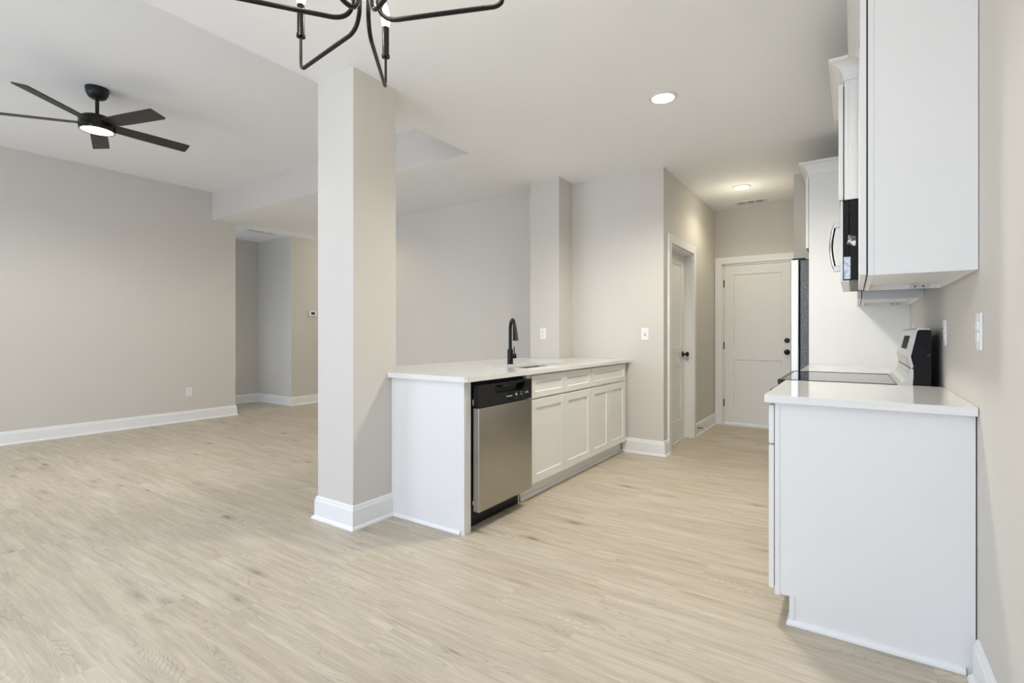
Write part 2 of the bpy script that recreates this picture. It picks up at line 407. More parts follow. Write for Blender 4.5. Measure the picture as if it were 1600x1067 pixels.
# ---------------------------------------------------------------- baseboards
BP = [(0, 0), (.030, 0), (.030, .006), (.026, .014), (.019, .019), (.016, .021), (.015, .112), (.012, .120), (.010, .124), (.010, .131), (.006, .139), (0, .141)]
def baseboard(name, path, closed=False):
    return struct(name, MB().sweep(path, BP, closed), M_TRIM)
baseboard('baseboard_left', [(WL, -2.8), (WL, 3.77), (WL-.12, 3.77)])
baseboard('baseboard_column', [(CX1, 2.25), (CX1, 1.95), (EX, 1.95), (EX, 2.286), (CX1-.05, 2.286)][::-1])
baseboard('baseboard_entry', [(-8.5, 2.7), (-8.5, BK), (-7.53, BK), (-7.53, 8.9)])
baseboard('baseboard_hallway', [(-6.10, 8.9), (-6.10, BK), (-2.80, BK)])
baseboard('baseboard_back', [(-1.90, BK), (HX, BK), (HX, DY0-.088)])
baseboard('baseboard_passage', [(HX, DY1+.088), (HX, EY)])
baseboard('baseboard_right', [(WR, 2.262), (WR, -2.8)])

# ---------------------------------------------------------------- doors
def casing(name, M, u0, u1, top, wdt=.088, th=.018):
    """flat casing around an opening u0..u1; M maps (u, v=z, w out)"""
    mb = MB()
    def b(a0, a1, v0, v1, w0=0, w1=th):
        vs = [M @ Vector((u, v, w_)) for u in (a0, a1) for v in (v0, v1) for w_ in (w0, w1)]
        mb.add(vs, [(0,1,3,2),(4,6,7,5),(0,4,5,1),(2,3,7,6),(0,2,6,4),(1,5,7,3)])
    b(u0-wdt, u0-.006, 0, top+.006); b(u1+.006, u1+wdt, 0, top+.006); b(u0-wdt, u1+wdt, top+.006, top+wdt)
    # jamb lining and stop
    b(u0-.002, u0+.016, 0, top, -.122, .001); b(u1-.016, u1+.002, 0, top, -.122, .001); b(u0, u1, top-.016, top+.002, -.122, .001)
    return struct(name, mb, M_TRIM)
def door_leaf(name, M, u0, u1, v0, v1, t=.035):
    mb = MB(); c = .0015; st = .115; ml0, ml1 = v0+.80, v0+1.0
    # slab with two recessed panels as a ringed face
    def ring(a0, a1, b0, b1):
        return [(a0, b0), (a1, b0), (a1, b1), (a0, b1)]
    def q(pts, w_): return [M @ Vector((p[0], p[1], w_)) for p in pts]
    outer = ring(u0, u1, v0, v1)
    mb.add(q(outer, -t)+q(outer, 0), [(3, 2, 1, 0)]+[(i, (i+1) % 4, 4+(i+1) % 4, 4+i) for i in range(4)])
    # face strips
    def strip(a0, a1, b0, b1): mb.add(q(ring(a0, a1, b0, b1), 0), [(0, 1, 2, 3)])
    strip(u0, u0+st, v0, v1); strip(u1-st, u1, v0, v1)
    strip(u0+st, u1-st, v0, v0+.21); strip(u0+st, u1-st, ml0, ml1); strip(u0+st, u1-st, v1-st, v1)
    for b0, b1 in ((v0+.21, ml0), (ml1, v1-st)):
        A = ring(u0+st, u1-st, b0, b1); B = ring(u0+st+.005, u1-st-.005, b0+.005, b1-.005)
        mb.add(q(A, 0)+q(B, -.009), [(i, (i+1) % 4, 4+(i+1) % 4, 4+i) for i in range(4)]+[(4, 5, 6, 7)])
    me = bpy.data.meshes.new(name); me.from_pydata([tuple(v) for v in mb.v], [], mb.f); me.materials.append(M_DOOR)
    o = bpy.data.objects.new(name, me); C.objects.link(o); o['kind'] = 'structure'; return o
def knob(parent, pos, nrm, name='door_handle', r=.028):
    nrm = Vector(nrm); ax = 'x' if abs(nrm.x) > .5 else 'y'; sg = nrm.x if ax == 'x' else nrm.y
    pr = [(.0, 0), (.033, 0), (.033, .006), (.028, .010), (.011, .012), (.010, .034), (.020, .038), (.028, .048), (.028, .058), (.018, .066), (.0, .067)]
    mb = MB().lathe([(a, b*sg) for a, b in pr], pos, 28, ax); return part(name, mb, M_BLACK, parent, 'black round door knob')
# door_1: recessed pantry door in the passage wall, facing +X
M1 = frame((HX, 0, 0), (0, 1, 0), (1, 0, 0))
struct('trim_1', MB().box(HX-.12, HX-.07, DY0+.016, DY1-.016, 0, .012).box(HX-.085, HX-.072, DY0+.016, DY0+.028, 0, DH).box(HX-.085, HX-.072, DY1-.028, DY1-.016, 0, DH).box(HX-.085, HX-.072, DY0+.016, DY1-.016, DH-.028, DH-.016), M_TRIM, 'white stop and threshold of the pantry door')
casing('trim_2', M1, DY0, DY1, DH)
d1 = door_leaf('door_1', Matrix.Translation((-.085, 0, 0)) @ M1, DY0+.019, DY1-.019, .016, DH-.019)
knob(d1, (HX-.085, DY1-.085, .935), (1, 0, 0))
# door_2: end door facing -Y
M2 = frame((0, EY, 0), (1, 0, 0), (0, -1, 0))
casing('trim_3', M2, DX0, DX1, DH)
struct('trim_4', box(DX0, DX1, EY-.012, EY+.12, 0, .022), M_TRIM, 'white threshold below the end door')
d2 = door_leaf('door_2', Matrix.Translation((0, .010, 0)) @ M2, DX0+.019, DX1-.019, .034, DH-.020)
knob(d2, (DX1-.08, EY+.010, .94), (0, -1, 0))
mb = MB().lathe([(0, 0), (.030, 0), (.030, -.010), (.024, -.018), (.010, -.019), (0, -.019)], (DX1-.08, EY+.010, 1.08), 28, 'y')
part('deadbolt', mb, M_BLACK, d2, 'black round deadbolt')
for z in (.28, 1.01, 1.80): part('hinge', MB().box(DX0+.010, DX0+.022, EY+.002, EY+.012, z-.045, z+.045).lathe([(.006, -.048), (.006, .048)], (DX0+.016, EY-.003, z), 12), M_BLACK, d2, 'black butt hinge')

# ---------------------------------------------------------------- small wall fittings
def plate_local(w_=.070, h=.115):
    return MB().box(-w_/2, w_/2, -.006, 0, -h/2, h/2, .002)
def outlet(name, label, loc, rz, group=None):
    t = thing(name, label, 'outlet', loc, rz, group)
    part('plate', plate_local(), M_PLATE, t, local=True)
    for s in (-1, 1):
        rc = part('receptacle', MB().box(-.017, .017, -.0085, -.004, s*.0195-.0145, s*.0195+.0145, .003), M_PLATE, t, local=True)
        part('slot', MB().box(-.0075, -.0055, -.0092, -.008, s*.0195-.003, s*.0195+.006).box(.0055, .0075, -.0092, -.008, s*.0195-.003, s*.0195+.006).box(-.002, .002, -.0092, -.008, s*.0195-.010, s*.0195-.006), M_SLOT, rc, local=True)
    return t
o1 = outlet('wall_outlet', 'white duplex outlet low on the long left living room wall', (WL, 3.156, .39), PI/2)
dup(o1, (-2.637, 4.47, 1.163), 0, 'white duplex outlet on the column behind the sink')
dup(o1, (WR, 3.00, 1.163), -PI/2, 'white duplex outlet on the right wall just in front of the range backguard')
dup(o1, (WR, 4.45, 1.163), -PI/2, 'white outlet on the right wall beyond the range, near the tall white panel')
t = thing('light_switch', 'white single toggle switch plate on the back wall right of the peninsula', 'light switch', (-1.67, BK, 1.157))
part('plate', plate_local(.073, .118), M_PLATE, t, local=True)
part('toggle', MB().box(-.005, .005, -.016, -.004, -.004, .012, .002), M_PLATE, t, local=True)
part('slot', MB().box(-.006, .006, -.0068, -.005, -.013, .013), M_SLOT, t, local=True)
t = thing('light_switch', 'white rocker switch plate on the right wall above the near counter end', 'light switch', (WR, 2.235, 1.165), -PI/2)
part('plate', MB().box(-.038, .038, -.007, 0, -.0615, .0615, .003), M_PLATE, t, local=True)
part('rocker', MB().box(-.017, .017, -.011, -.004, .003, .033, .002), M_PLATE, t, local=True)
part('rocker', MB().box(-.017, .017, -.011, -.004, -.033, -.003, .002), M_PLATE, t, local=True)
t = thing('thermostat', 'small white thermostat with dark screen on the hallway wall', 'thermostat', (-7.53, 5.144, 1.50), PI/2)
part('body', MB().box(-.065, .065, -.026, 0, -.045, .045, .006), M_PLATE, t, local=True)
part('screen', MB().box(-.038, .030, -.028, -.024, -.018, .026, .001), M_SCREEN, t, local=True)
t = thing('door_stop', 'thin spring door stop sticking out of the passage baseboard', 'door stop', (HX+.015, 5.98, .085))
part('rod', MB().lathe([(0, 0), (.012, 0), (.012, .004), (.005, .006), (.004, .062), (0, .062)], (0, 0, 0), 12, 'x'), M_BLACK, t, local=True)
part('tip', MB().lathe([(0, .06), (.009, .06), (.009, .078), (0, .080)], (0, 0, 0), 12, 'x'), M_PLATE, t, 'white rubber tip', local=True)

# ---------------------------------------------------------------- ceiling fittings
def vent(label, cx, cy, lx, ly, along_x):
    t = thing('ceiling_vent', label, 'vent', (cx, cy, CZ))
    L, W = (lx, ly) if along_x else (ly, lx)
    def B(mb, a0, a1, b0, b1, z0, z1):
        return mb.box(a0, a1, b0, b1, z0, z1) if along_x else mb.box(b0, b1, a0, a1, z0, z1)
    mb = MB()
    for a in ((-L/2, L/2, -W/2, -W/2+.028), (-L/2, L/2, W/2-.028, W/2), (-L/2, -L/2+.028, -W/2+.028, W/2-.028), (L/2-.028, L/2, -W/2+.028, W/2-.028)): B(mb, *a, -.008, 0)
    fr = part('frame', mb, M_GRILLE, t, local=True)
    part('duct_opening', B(MB(), -L/2+.026, L/2-.026, -W/2+.026, W/2-.026, -.0015, -.0005), M_SLOT, t, local=True)
    mb = MB(); n = 22
    for k in range(n):
        x = -L/2+.034+(L-.068)*k/(n-1)
        if k in (6, 7, 14, 15): B(mb, x-.007, x+.007, -W/2+.028, W/2-.028, -.007, -.001)
        else: B(mb, x-.0022, x+.0022, -W/2+.028, W/2-.028, -.007, -.001)
    part('louvres', mb, M_GRILLE, t, local=True)
vent('white slotted vent register in the ceiling of the kitchen passage', -1.02, 6.60, .33, .18, True)
vent('white vent register in the low ceiling of the entry by the living room', -7.60, 4.28, .18, .42, False)
def downlight(label, x, y):
    t = thing('recessed_light', label, 'ceiling light', (x, y, CZ), 0, 'recessed lights in the kitchen ceiling')
    pr = [(.070, -.002), (.070, -.006), (.073, -.011), (.096, -.005), (.096, 0), (.070, 0)]
    mb = MB(); n = 40; vs = []; fs = []
    for r, h in pr:
        for i in range(n): a = 2*PI*i/n; vs.append((r*math.cos(a), r*math.sin(a), h))
    for k in range(len(pr)):
        for i in range(n): fs.append((k*n+i, k*n+(i+1) % n, ((k+1) % len(pr))*n+(i+1) % n, ((k+1) % len(pr))*n+i))
    mb.add(vs, fs, True); part('trim_ring', mb, M_GRILLE, t, local=True)
    part('diffuser', MB().lathe([(0, -.003), (.0705, -.003), (.0705, -.009), (.05, -.012), (0, -.013)], (0, 0, 0), 36), M_DISC, t, 'glowing warm white disc', local=True)
downlight('large bright round recessed light in the kitchen ceiling, nearest of the two', -1.055, 3.36)
downlight('small bright recessed light in the passage ceiling beside the vent register', -1.0, 5.88)

# ceiling fan
FX, FY = -4.985, 1.478
t = thing('ceiling_fan', 'black five-blade ceiling fan with lit round light on the raised ceiling', 'ceiling fan', (FX, FY, TZ))
part('canopy', MB().lathe([(0, 0), (.077, 0), (.078, -.012), (.072, -.045), (.058, -.072), (.040, -.084), (0, -.085)], (0, 0, 0), 40), M_BLACK, t, local=True)
part('downrod', MB().lathe([(.013, -.08), (.013, -.205), (.024, -.207), (.024, -.222), (.016, -.225), (.016, -.23)], (0, 0, 0), 20), M_BLACK, t, local=True)
part('motor_housing', MB().lathe([(0, -.222), (.055, -.222), (.095, -.230), (.114, -.246), (.119, -.270), (.119, -.318), (.114, -.338), (.106, -.340), (.104, -.330), (0, -.325)], (0, 0, 0), 48), M_BRONZE, t, local=True)
part('light_diffuser', MB().lathe([(0, -.325), (.1035, -.325), (.1035, -.335), (.09, -.338), (0, -.339)], (0, 0, 0), 48), M_FDISC, t, 'glowing white round diffuser', local=True)
for k in range(5):
    a = math.radians(17+72*k); R = Matrix.Rotation(a, 4, 'Z') @ Matrix.Translation((0, 0, -.285)) @ Matrix.Rotation(math.radians(-13), 4, 'X')
    pts = [(.09, -.050), (.30, -.058), (.640, -.062), (.648, -.056), (.654, .052), (.646, .060), (.30, .058), (.09, .050)]
    th = .004; n = len(pts)
    vs = [R @ Vector((x, y, -th)) for x, y in pts]+[R @ Vector((x, y, th)) for x, y in pts]
    fs = [list(range(n)), list(range(2*n-1, n-1, -1))]+[(i, (i+1) % n, (i+1) % n+n, i+n) for i in range(n)]
    part('blade', MB().add(vs, fs), M_FANBL, t, local=True)
fl = spot('fan_lamp', (FX, FY, TZ-.36), 112.5, (1.0, .985, .93), 175, .5, .1)

# chandelier
ca, sa = math.cos(YAW), math.sin(YAW)
def from_view(u, d): return (u*ca-d*sa, u*sa+d*ca)
CHX, CHY = from_view(-.384, 1.33)
t = thing('chandelier', 'dark metal six-arm candle chandelier hanging at the top of the view', 'chandelier', (CHX, CHY, CZ))
ZE = 1.985-CZ
part('canopy', MB().lathe([(0, 0), (.065, 0), (.065, -.018), (.012, -.024), (0, -.024)], (0, 0, 0), 32), M_BRONZE, t, local=True)
part('stem', MB().lathe([(.007, -.02), (.007, -.40)], (0, 0, 0), 16), M_BRONZE, t, local=True)
part('hub', MB().lathe([(0, -.26), (.045, -.26), (.045, -.29), (.012, -.30), (.012, -.42), (0, -.42)], (0, 0, 0), 32), M_BRONZE, t, local=True)
BP_ = []
for deg, R, dz in ((-6.4, .375, 0), (-47.5, .378, 0), (-107, .372, .0), (-161, .37, .0), (142, .37, 0), (99, .368, 0)):
    az = math.radians(deg); u, d = math.sin(az), math.cos(az); X, Y = u*ca-d*sa, u*sa+d*ca
    r0 = .034
    p = [(X*r0*.8, Y*r0*.8, -.28), (X*r0, Y*r0, ZE-.010+dz), (X*R, Y*R, ZE+dz), (X*R, Y*R, ZE+.11)]
    path = fillet(p, [.052, .028], 12)
    rad = [.0060 if (q.z < ZE+.012 or q.xy.length < .2) else .0043 for q in path]
    arm = part('arm', MB().tube(path, rad, 14), M_BRONZE, t, local=True)
    part('candle_sleeve', MB().lathe([(0, .104), (.0135, .104), (.0135, .112), (.0112, .114), (.0112, .205), (0, .205)], (X*R, Y*R, ZE), 24), M_BRONZE, arm, local=True)
    part('bulb', MB().lathe([(0, .203), (.009, .205), (.0135, .220), (.0145, .234), (.011, .256), (.006, .278), (0, .286)], (X*R, Y*R, ZE), 20), M_BULB, arm, 'lit flame-tip bulb', local=True)
    point('candle_lamp', (CHX+X*R, CHY+Y*R, CZ+ZE+.31), 2.4, (1.000, 0.957, 0.786), .02)

# ---------------------------------------------------------------- peninsula
CT = .912; TH = .030
PF = -1.835      # door face plane x (outer), carcass front -1.855
CF = -1.855
def group_cab(name, label, loc): return thing(name, label, 'cabinet', loc)
# end panel with corner stile
t = thing('end_panel', 'plain white end panel closing the peninsula beside the near column', 'cabinet panel', (-2.15, 2.25, 0))
part('panel', box(CX1+.002, CF-.0, 2.246, 2.262, 0, CT-TH-.001), M_CAB, t)
part('corner_stile', box(CF-.02, CF+.005, 2.2441, 2.305, 0, CT-TH-.001), M_CAB, t)
part('shoe_moulding', MB().sweep([(CF-.022, 2.246), (CX1+.03, 2.246)][::-1][::-1], [(0, .001), (-.013, .001), (-.013, .010), (-.008, .022), (0, .024)]), M_TRIM, t)
# dishwasher
DWF = -1.80
t = thing('dishwasher', 'stainless dishwasher with black control strip under the peninsula counter', 'dishwasher', (-2.1, 2.6, 0))
part('tub', MB().box(-2.42, -1.87, 2.318, 2.902, .10, .868), M_GAP, t)
part('door', MB().box(-1.846, DWF, 2.318, 2.897, .118, .724, .004), M_STEEL, t)
cp = MB()
y0, y1, z0, z1 = 2.318, 2.897, .728, .858
py0, py1, pz = 2.47, 2.80, .800    # pocket handle
cp.box(-1.846, DWF, y0, y1, z0, pz-.006, .003)
cp.box(-1.846, DWF, y0, py0-.02, pz-.008, z1, .003).box(-1.846, DWF, py1+.02, y1, pz-.008, z1, .003)
cp.box(-1.846, DWF-.001, py0-.03, py1+.03, z1-.014, z1, .002)
cp.prism([(py0-.022, z1-.012), (py0-.022, pz-.007), (py0+.02, pz-.007)], -1.846, DWF-.0005, 0)
cp.prism([(py1+.022, z1-.012), (py1+.022, pz-.007), (py1-.02, pz-.007)], -1.846, DWF-.0005, 0)
cp.box(-1.846, -1.832, py0-.03, py1+.03, pz-.01, z1)
cpo = part('control_panel', cp, M_BLACKP, t, 'glossy black control strip with pocket handle')
part('handle_lip', MB().box(-1.828, DWF-.004, 2.56, 2.70, z1-.030, z1-.012, .003), M_BLACK, cpo)
part('vent_grid', MB().box(-1.83, -1.826, 2.47, 2.55, .804, .806).box(-1.83, -1.826, 2.47, 2.55, .814, .816).box(-1.83, -1.826, 2.47, 2.55, .824, .826), M_SLOT, cpo)
part('display_strip', MB().box(DWF-.001, DWF+.0012, 2.585, 2.885, .742, .790, .0005), M_GLASSTOP, cpo)
def text(s, size, y, z, parent, x=DWF+.0016):
    cu = bpy.data.curves.new('lettering', 'FONT'); cu.body = s; cu.size = size; cu.extrude = .0002
    cu.materials.append(M_LETTER); o = bpy.data.objects.new('lettering', cu); C.objects.link(o); o.parent = parent
    pl = parent.parent.location
    bpy.context.view_layer.update()
    me = bpy.data.meshes.new_from_object(o.evaluated_get(bpy.context.evaluated_depsgraph_get())); bpy.data.objects.remove(o)
    o = bpy.data.objects.new('lettering', me); C.objects.link(o); o.parent = parent
    o.location = (x-pl.x, y-pl.y, z-pl.z); o.rotation_euler = (PI/2, 0, PI/2); return o
text('FRIGIDAIRE', .0125, 2.598, .762, cpo)
for yy, zz_, a, b in ((2.700, .766, .010, .012), (2.713, .764, .004, .006), (2.757, .766, .012, .004), (2.755, .780, .010, .003), (2.780, .781, .003, .003), (2.780, .769, .003, .003), (2.780, .759, .003, .003), (2.815, .768, .006, .010), (2.835, .770, .006, .012), (2.845, .766, .005, .010)):
    part('indicator_icon', MB().box(DWF+.001, DWF+.0018, yy, yy+a, zz_, zz_+b), M_LETTER, cpo)
part('toe_kick', MB().box(-2.40, -1.905, 2.31, 2.91, 0, .112), M_BLACK, t)
part('levelling_foot', MB().lathe([(.012, .0), (.012, .02), (.005, .022), (.005, .11)], (-1.885, 2.86, 0), 12), M_CHROME, t)
part('side_latch', MB().box(-1.842, -1.836, 2.312, 2.3185, .74, .775), M_CHROME, t)
part('side_latch', MB().box(-1.842, -1.836, 2.312, 2.3185, .16, .185), M_CHROME, t)
# base cabinets
MP = frame((CF, 0, 0), (0, 1, 0), (1, 0, 0))    # u = +Y seen... outward +X
def base_cab(label, y0, y1, doors, drawers, M, xf, xb, sgn, toe=.112, extra=None):
    t = thing('base_cabinet', label, 'cabinet', ((xf+xb)/2, (y0+y1)/2, 0))
    e = .018; zt = CT-TH-.001
    part('body', MB().box(xf-e, xf, y0, y1, toe, zt).box(xb, xb+e, y0, y1, toe, zt).box(xb+e, xf-e, y0, y0+e, toe, zt).box(xb+e, xf-e, y1-e, y1, toe, zt).box(xb+e, xf-e, y0+e, y1-e, toe, toe+e), M_CAB, t)
    part('toe_kick', MB().box(xf-.075, xf-.055, y0, y1, 0, toe-.0005), M_CAB, t)
    part('shoe_moulding', MB().sweep([(xf-.0545, y1), (xf-.0545, y0)], [(0, .001), (-.014, .001), (-.014, .010), (-.009, .022), (0, .024)]), M_TRIM, t)
    for a, b in doors: part('door', MB().shaker(M, a, b, .120, .700), M_CAB, t)
    for a, b in drawers: part('drawer_front', MB().shaker(M, a, b, .712, .868, rail=.042), M_CAB, t)
    return t
ym = 3.437
base_cab('white sink base cabinet with two shaker doors right of the dishwasher', 2.912, 3.908, [(2.962, ym-.0015), (ym+.0015, 3.904)], [(2.962, ym-.0015), (ym+.0015, 3.904)], MP, CF, -2.45, 1)
base_cab('white two-door base cabinet with one wide drawer front, against the back wall', 3.910, 4.735, [(3.914, 4.286), (4.289, 4.672)], [(3.914, 4.672)], MP, CF, -2.45, 1)
# knee wall on the living side
struct('wall_knee', box(CX1-.12, CX1-.006, 2.286, 4.47, 0, CT-TH), M_WALL, 'half wall carrying the peninsula counter')
# worktop with sink cut-out
def worktop(outer, hole, z0, z1, name, mat, r=.012):
    bm = bmesh.new()
    def loop(pts, z): return [bm.verts.new((x, y, z)) for x, y in pts]
    loops = []
    for pts in ([outer]+([hole] if hole else [])):
        top = loop(pts, z1); es = [bm.edges.new((top[i], top[(i+1) % len(top)])) for i in range(len(top))]; loops.append((top, es))
    r_ = bmesh.ops.triangle_fill(bm, use_beauty=True, edges=[e for l in loops for e in l[1]])
    faces = [g for g in r_['geom'] if isinstance(g, bmesh.types.BMFace)]
    ext = bmesh.ops.extrude_face_region(bm, geom=faces)
    for g in ext['geom']:
        if isinstance(g, bmesh.types.BMVert): g.co.z = z0
    bmesh.ops.recalc_face_normals(bm, faces=bm.faces[:])
    me = bpy.data.meshes.new(name); bm.to_mesh(me); bm.free(); me.materials.append(mat)
    o = bpy.data.objects.new(name, me); C.objects.link(o)
    md = o.modifiers.new('bevel', 'BEVEL'); md.width = .003; md.segments = 2; md.limit_method = 'ANGLE'; md.angle_limit = math.radians(60)
    return o
def rounded(x0, x1, y0, y1, r, n=6):
    out = []
    for cx, cy, a0 in ((x1-r, y1-r, 0), (x0+r, y1-r, 90), (x0+r, y0+r, 180), (x1-r, y0+r, 270)):
        for k in range(n+1): a = math.radians(a0+90*k/n); out.append((cx+r*math.cos(a), cy+r*math.sin(a)))
    return out
XE = -1.812
rc = [(XE-.022+.022*math.cos(math.radians(a)), 2.213+.022+.022*math.sin(math.radians(a))) for a in (0, -18, -36, -54, -72, -90)]
outer = [(XE, BK-.002)]+rc+[(CX1+.0015-.0, 2.213), (CX1+.0015, 2.288), (-2.90, 2.288), (-2.90, 4.468), (CX1+.0015, 4.468), (CX1+.0015, BK-.002)]
SXa, SXb, SYa, SYb = -2.285, -1.955, 3.06, 3.80
wt = worktop(outer, rounded(SXa, SXb, SYa, SYb, .03), CT-TH, CT, 'worktop', M_QUARTZ)
tag(wt, 'long white quartz worktop with sink cut-out on the peninsula', 'worktop')
# undermount sink
mb = MB()
def sink_shell():
    a = rounded(SXa-.004, SXb+.004, SYa-.004, SYb+.004, .034); b = rounded(SXa+.006, SXb-.006, SYa+.006, SYb-.006, .03); fl = rounded(SXa-.03, SXb+.03, SYa-.03, SYb+.03, .04)
    n = len(a); zt = CT-TH-.0008; zb = CT-TH-.20
    vs = [(x, y, zt) for x, y in fl]+[(x, y, zt) for x, y in a]+[(x, y, zb) for x, y in b]+[(x, y, zb-.004) for x, y in a]+[(x, y, zt-.003) for x, y in fl]
    fs = []
    for k in (0, 1): fs += [(k*n+i, k*n+(i+1) % n, (k+1)*n+(i+1) % n, (k+1)*n+i) for i in range(n)]
    fs.append([2*n+i for i in range(n)])
    return MB().add(vs[:3*n], fs)
t = thing('kitchen_sink', 'undermount stainless steel sink bowl set in the peninsula worktop', 'sink', ((SXa+SXb)/2, (SYa+SYb)/2, CT-TH))
part('bowl', sink_shell(), M_BOWL, t)
part('drain', MB().lathe([(0, .001), (.045, .001), (.045, .004), (.03, .002), (0, .002)], ((SXa+SXb)/2, (SYa+SYb)/2, CT-TH-.20), 28), M_CHROME, t)
# faucet
fx, fy = -2.335, 3.425
t = thing('kitchen_faucet', 'matte black gooseneck pull-down faucet behind the sink', 'faucet', (fx, fy, CT))
part('body', MB().lathe([(0, 0), (.027, 0), (.027, .005), (.0235, .008), (.0235, .118), (.020, .122), (0, .122)], (0, 0, 0), 28), M_BLACK, t, local=True)
d = Vector((.74, -.67, 0)); pts = [Vector((0, 0, .11)), Vector((0, 0, .26))]
for k in range(13):
    a = PI-PI*k/12*.93; pts.append(Vector((0, 0, .275))+d*(.075+.075*math.cos(a))+Vector((0, 0, .085*math.sin(a))))
part('spout', MB().tube(pts, .0135, 16), M_BLACK, t, local=True)
e = pts[-1]; q = (pts[-1]-pts[-2]).normalized()
part('spray_head', MB().tube([e-q*.005, e+q*.03, e+q*.085, e+q*.10], .0155, 18, .024), M_BLACK, t, local=True)
s_ = Vector((.83, .56, 0))
hb = part('handle', MB().tube([s_*.015, s_*.045, s_*.050], .020, 18).shift((0, 0, .065)), M_BLACK, t, local=True)
part('lever', MB().tube([s_*.036+Vector((0, 0, .075)), s_*.030+Vector((0, 0, .145))], .0055, 12, .004), M_BLACK, hb, local=True)

# ---------------------------------------------------------------- right-hand run
RB = -.265       # base box front
MRb = frame((RB, 0, 0), (0, -1, 0), (-1, 0, 0))
G = .002
def right_base(label, y0, y1, near_panel):
    t = thing('base_cabinet', label, 'cabinet', (.04, (y0+y1)/2, 0))
    if near_panel:
        prof = [(RB+.018, .112), (RB+.018, CT-TH-.001), (WR-.004, CT-TH-.001), (WR-.004, 0), (RB+.060, 0), (RB+.060, .112)]
        part('side_panel', MB().prism(prof, y0, y0+.016, 1), M_CAB, t)
        part('face_stile', MB().box(RB, RB+.0175, y0-.0015, y0+.04, .105, CT-TH-.001), M_CAB, t)
        part('body', MB().box(RB, WR-.004, y0+.0165, y1, .112, CT-TH-.001), M_CAB, t)
        part('shoe_moulding', MB().sweep([(WR-.03, y0), (RB+.056, y0), (RB+.056, y1)][::-1], [(0, .001), (.014, .001), (.014, .010), (.009, .022), (0, .024)]), M_TRIM, t)
        part('scribe_strip', MB().box(RB+.052, RB+.0705, y0-.003, y0, .024, .112), M_CAB, t)
    else:
        part('body', MB().box(RB, WR-.004, y0, y1, .112, CT-TH-.001), M_CAB, t)
    part('toe_kick', MB().box(RB+.055, WR-.004, y0+(.0165 if near_panel else 0), y1, 0, .1115), M_CAB, t)
    ymid = (y0+y1)/2
    part('gap_shade', MB().box(RB-.0035, RB, y0+.012, y1-.012, .135, .86), M_GAP, t)  # dark sheet painting in the shade between doors and box
    Mx = Matrix.Translation((-.004, 0, 0)) @ MRb
    for a, b in ((y0+.008, ymid-.0015), (ymid+.0015, y1-.008)): part('door', MB().shaker(Mx, -b, -a, .125, .705), M_CAB, t)
    part('drawer_front', MB().shaker(Mx, -(y1-.008), -(y0+.008), .714, .868, rail=.042), M_CAB, t)
    return t
YN = 2.29; YR0, YR1 = 3.068, 3.832; YP = 4.745
right_base('tall-sided white base cabinet at the right edge, nearest the camera', YN, YR0-.004, True)
right_base('white base cabinet between the range and the tall white panel', YR1+.004, YP-.002, False)
rc = [(-.302+.018-.018*math.cos(math.radians(a)), 2.258+.018-.018*math.sin(math.radians(a))) for a in (0, 22, 45, 68, 90)]
wt = worktop(rc+[(WR-.002, 2.258), (WR-.002, YR0-.003), (-.302, YR0-.003)], None, CT-TH, CT, 'worktop', M_QUARTZ)
tag(wt, 'short white quartz worktop on the nearest right-hand base cabinet', 'worktop')
wt = worktop([(-.302, YR1+.003), (WR-.002, YR1+.003), (WR-.002, YP-.001), (-.302, YP-.001)], None, CT-TH, CT, 'worktop', M_QUARTZ)
tag(wt, 'white quartz worktop beyond the range, against the tall white panel', 'worktop')

# range
t = thing('kitchen_range', 'freestanding stainless electric range with black glass cooktop', 'range', (0, 3.45, 0))
part('body', MB().box(-.285, .295, YR0+.002, YR1-.002, .03, .895), M_SCUFF, t, 'black side panels')
part('oven_door', MB().box(-.325, -.287, YR0+.006, YR1-.006, .22, .80, .004), M_STEELV, t)
part('storage_drawer', MB().box(-.320, -.287, YR0+.006, YR1-.006, .05, .21, .004), M_STEELV, t)
part('control_fascia', MB().box(-.325, -.287, YR0+.004, YR1-.004, .805, .893, .003), M_BLACKP, t)
mb = MB().tube([(-.378, YR0+.05, .842), (-.378, YR1-.05, .842)], .010, 14)
part('handle', mb, M_BLACK, t)
for y in (YR0+.07, YR1-.07): part('handle_bracket', MB().tube([(-.322, y, .842), (-.378, y, .842)], .008, 12), M_BLACK, t)
part('cooktop_rim', MB().box(-.320, .176, YR0+.0005, YR0+.010, .893, .9145, .002).box(-.320, .176, YR1-.012, YR1-.0005, .893, .9145, .002).box(-.342, -.318, YR0+.0005, YR1-.0005, .885, .9145, .006), M_BLACKP, t)
part('cooktop_glass', MB().box(-.319, .175, YR0+.0095, YR1-.0115, .896, .9125), M_GLASSTOP, t, 'black glass surface')
# backguard: profile in (x, z)
prof = [(.232, .893), (.240, 1.004), (.228, 1.048), (.2535, 1.172), (.262, 1.180), (.301, 1.176), (.301, .893)]
part('backguard', MB().prism(prof, YR0+.002, YR1-.002, 1), M_SCUFF, t, 'black scuffed backguard side')
fp = [(.226, .990), (.213, 1.050), (.2415, 1.176), (.252, 1.186), (.298, 1.182), (.298, 1.1775), (.256, 1.1775), (.2500, 1.172), (.2255, 1.049), (.236, 1.000)]
part('backguard_face', MB().prism(fp, YR0-.001, YR1+.001, 1), M_SILVER, t, 'brushed steel control face')
def on_face(y0, y1, s0, s1, name, mat):
    A = Vector((.213, 1.050)); B = Vector((.2415, 1.176)); nn = Vector((-(B-A).y, (B-A).x)).normalized()*.0012
    pts = [A+(B-A)*s0+nn, A+(B-A)*s1+nn, A+(B-A)*s1-nn, A+(B-A)*s0-nn]
    part(name, MB().prism([(p.x, p.y) for p in pts], y0, y1, 1), mat, t)
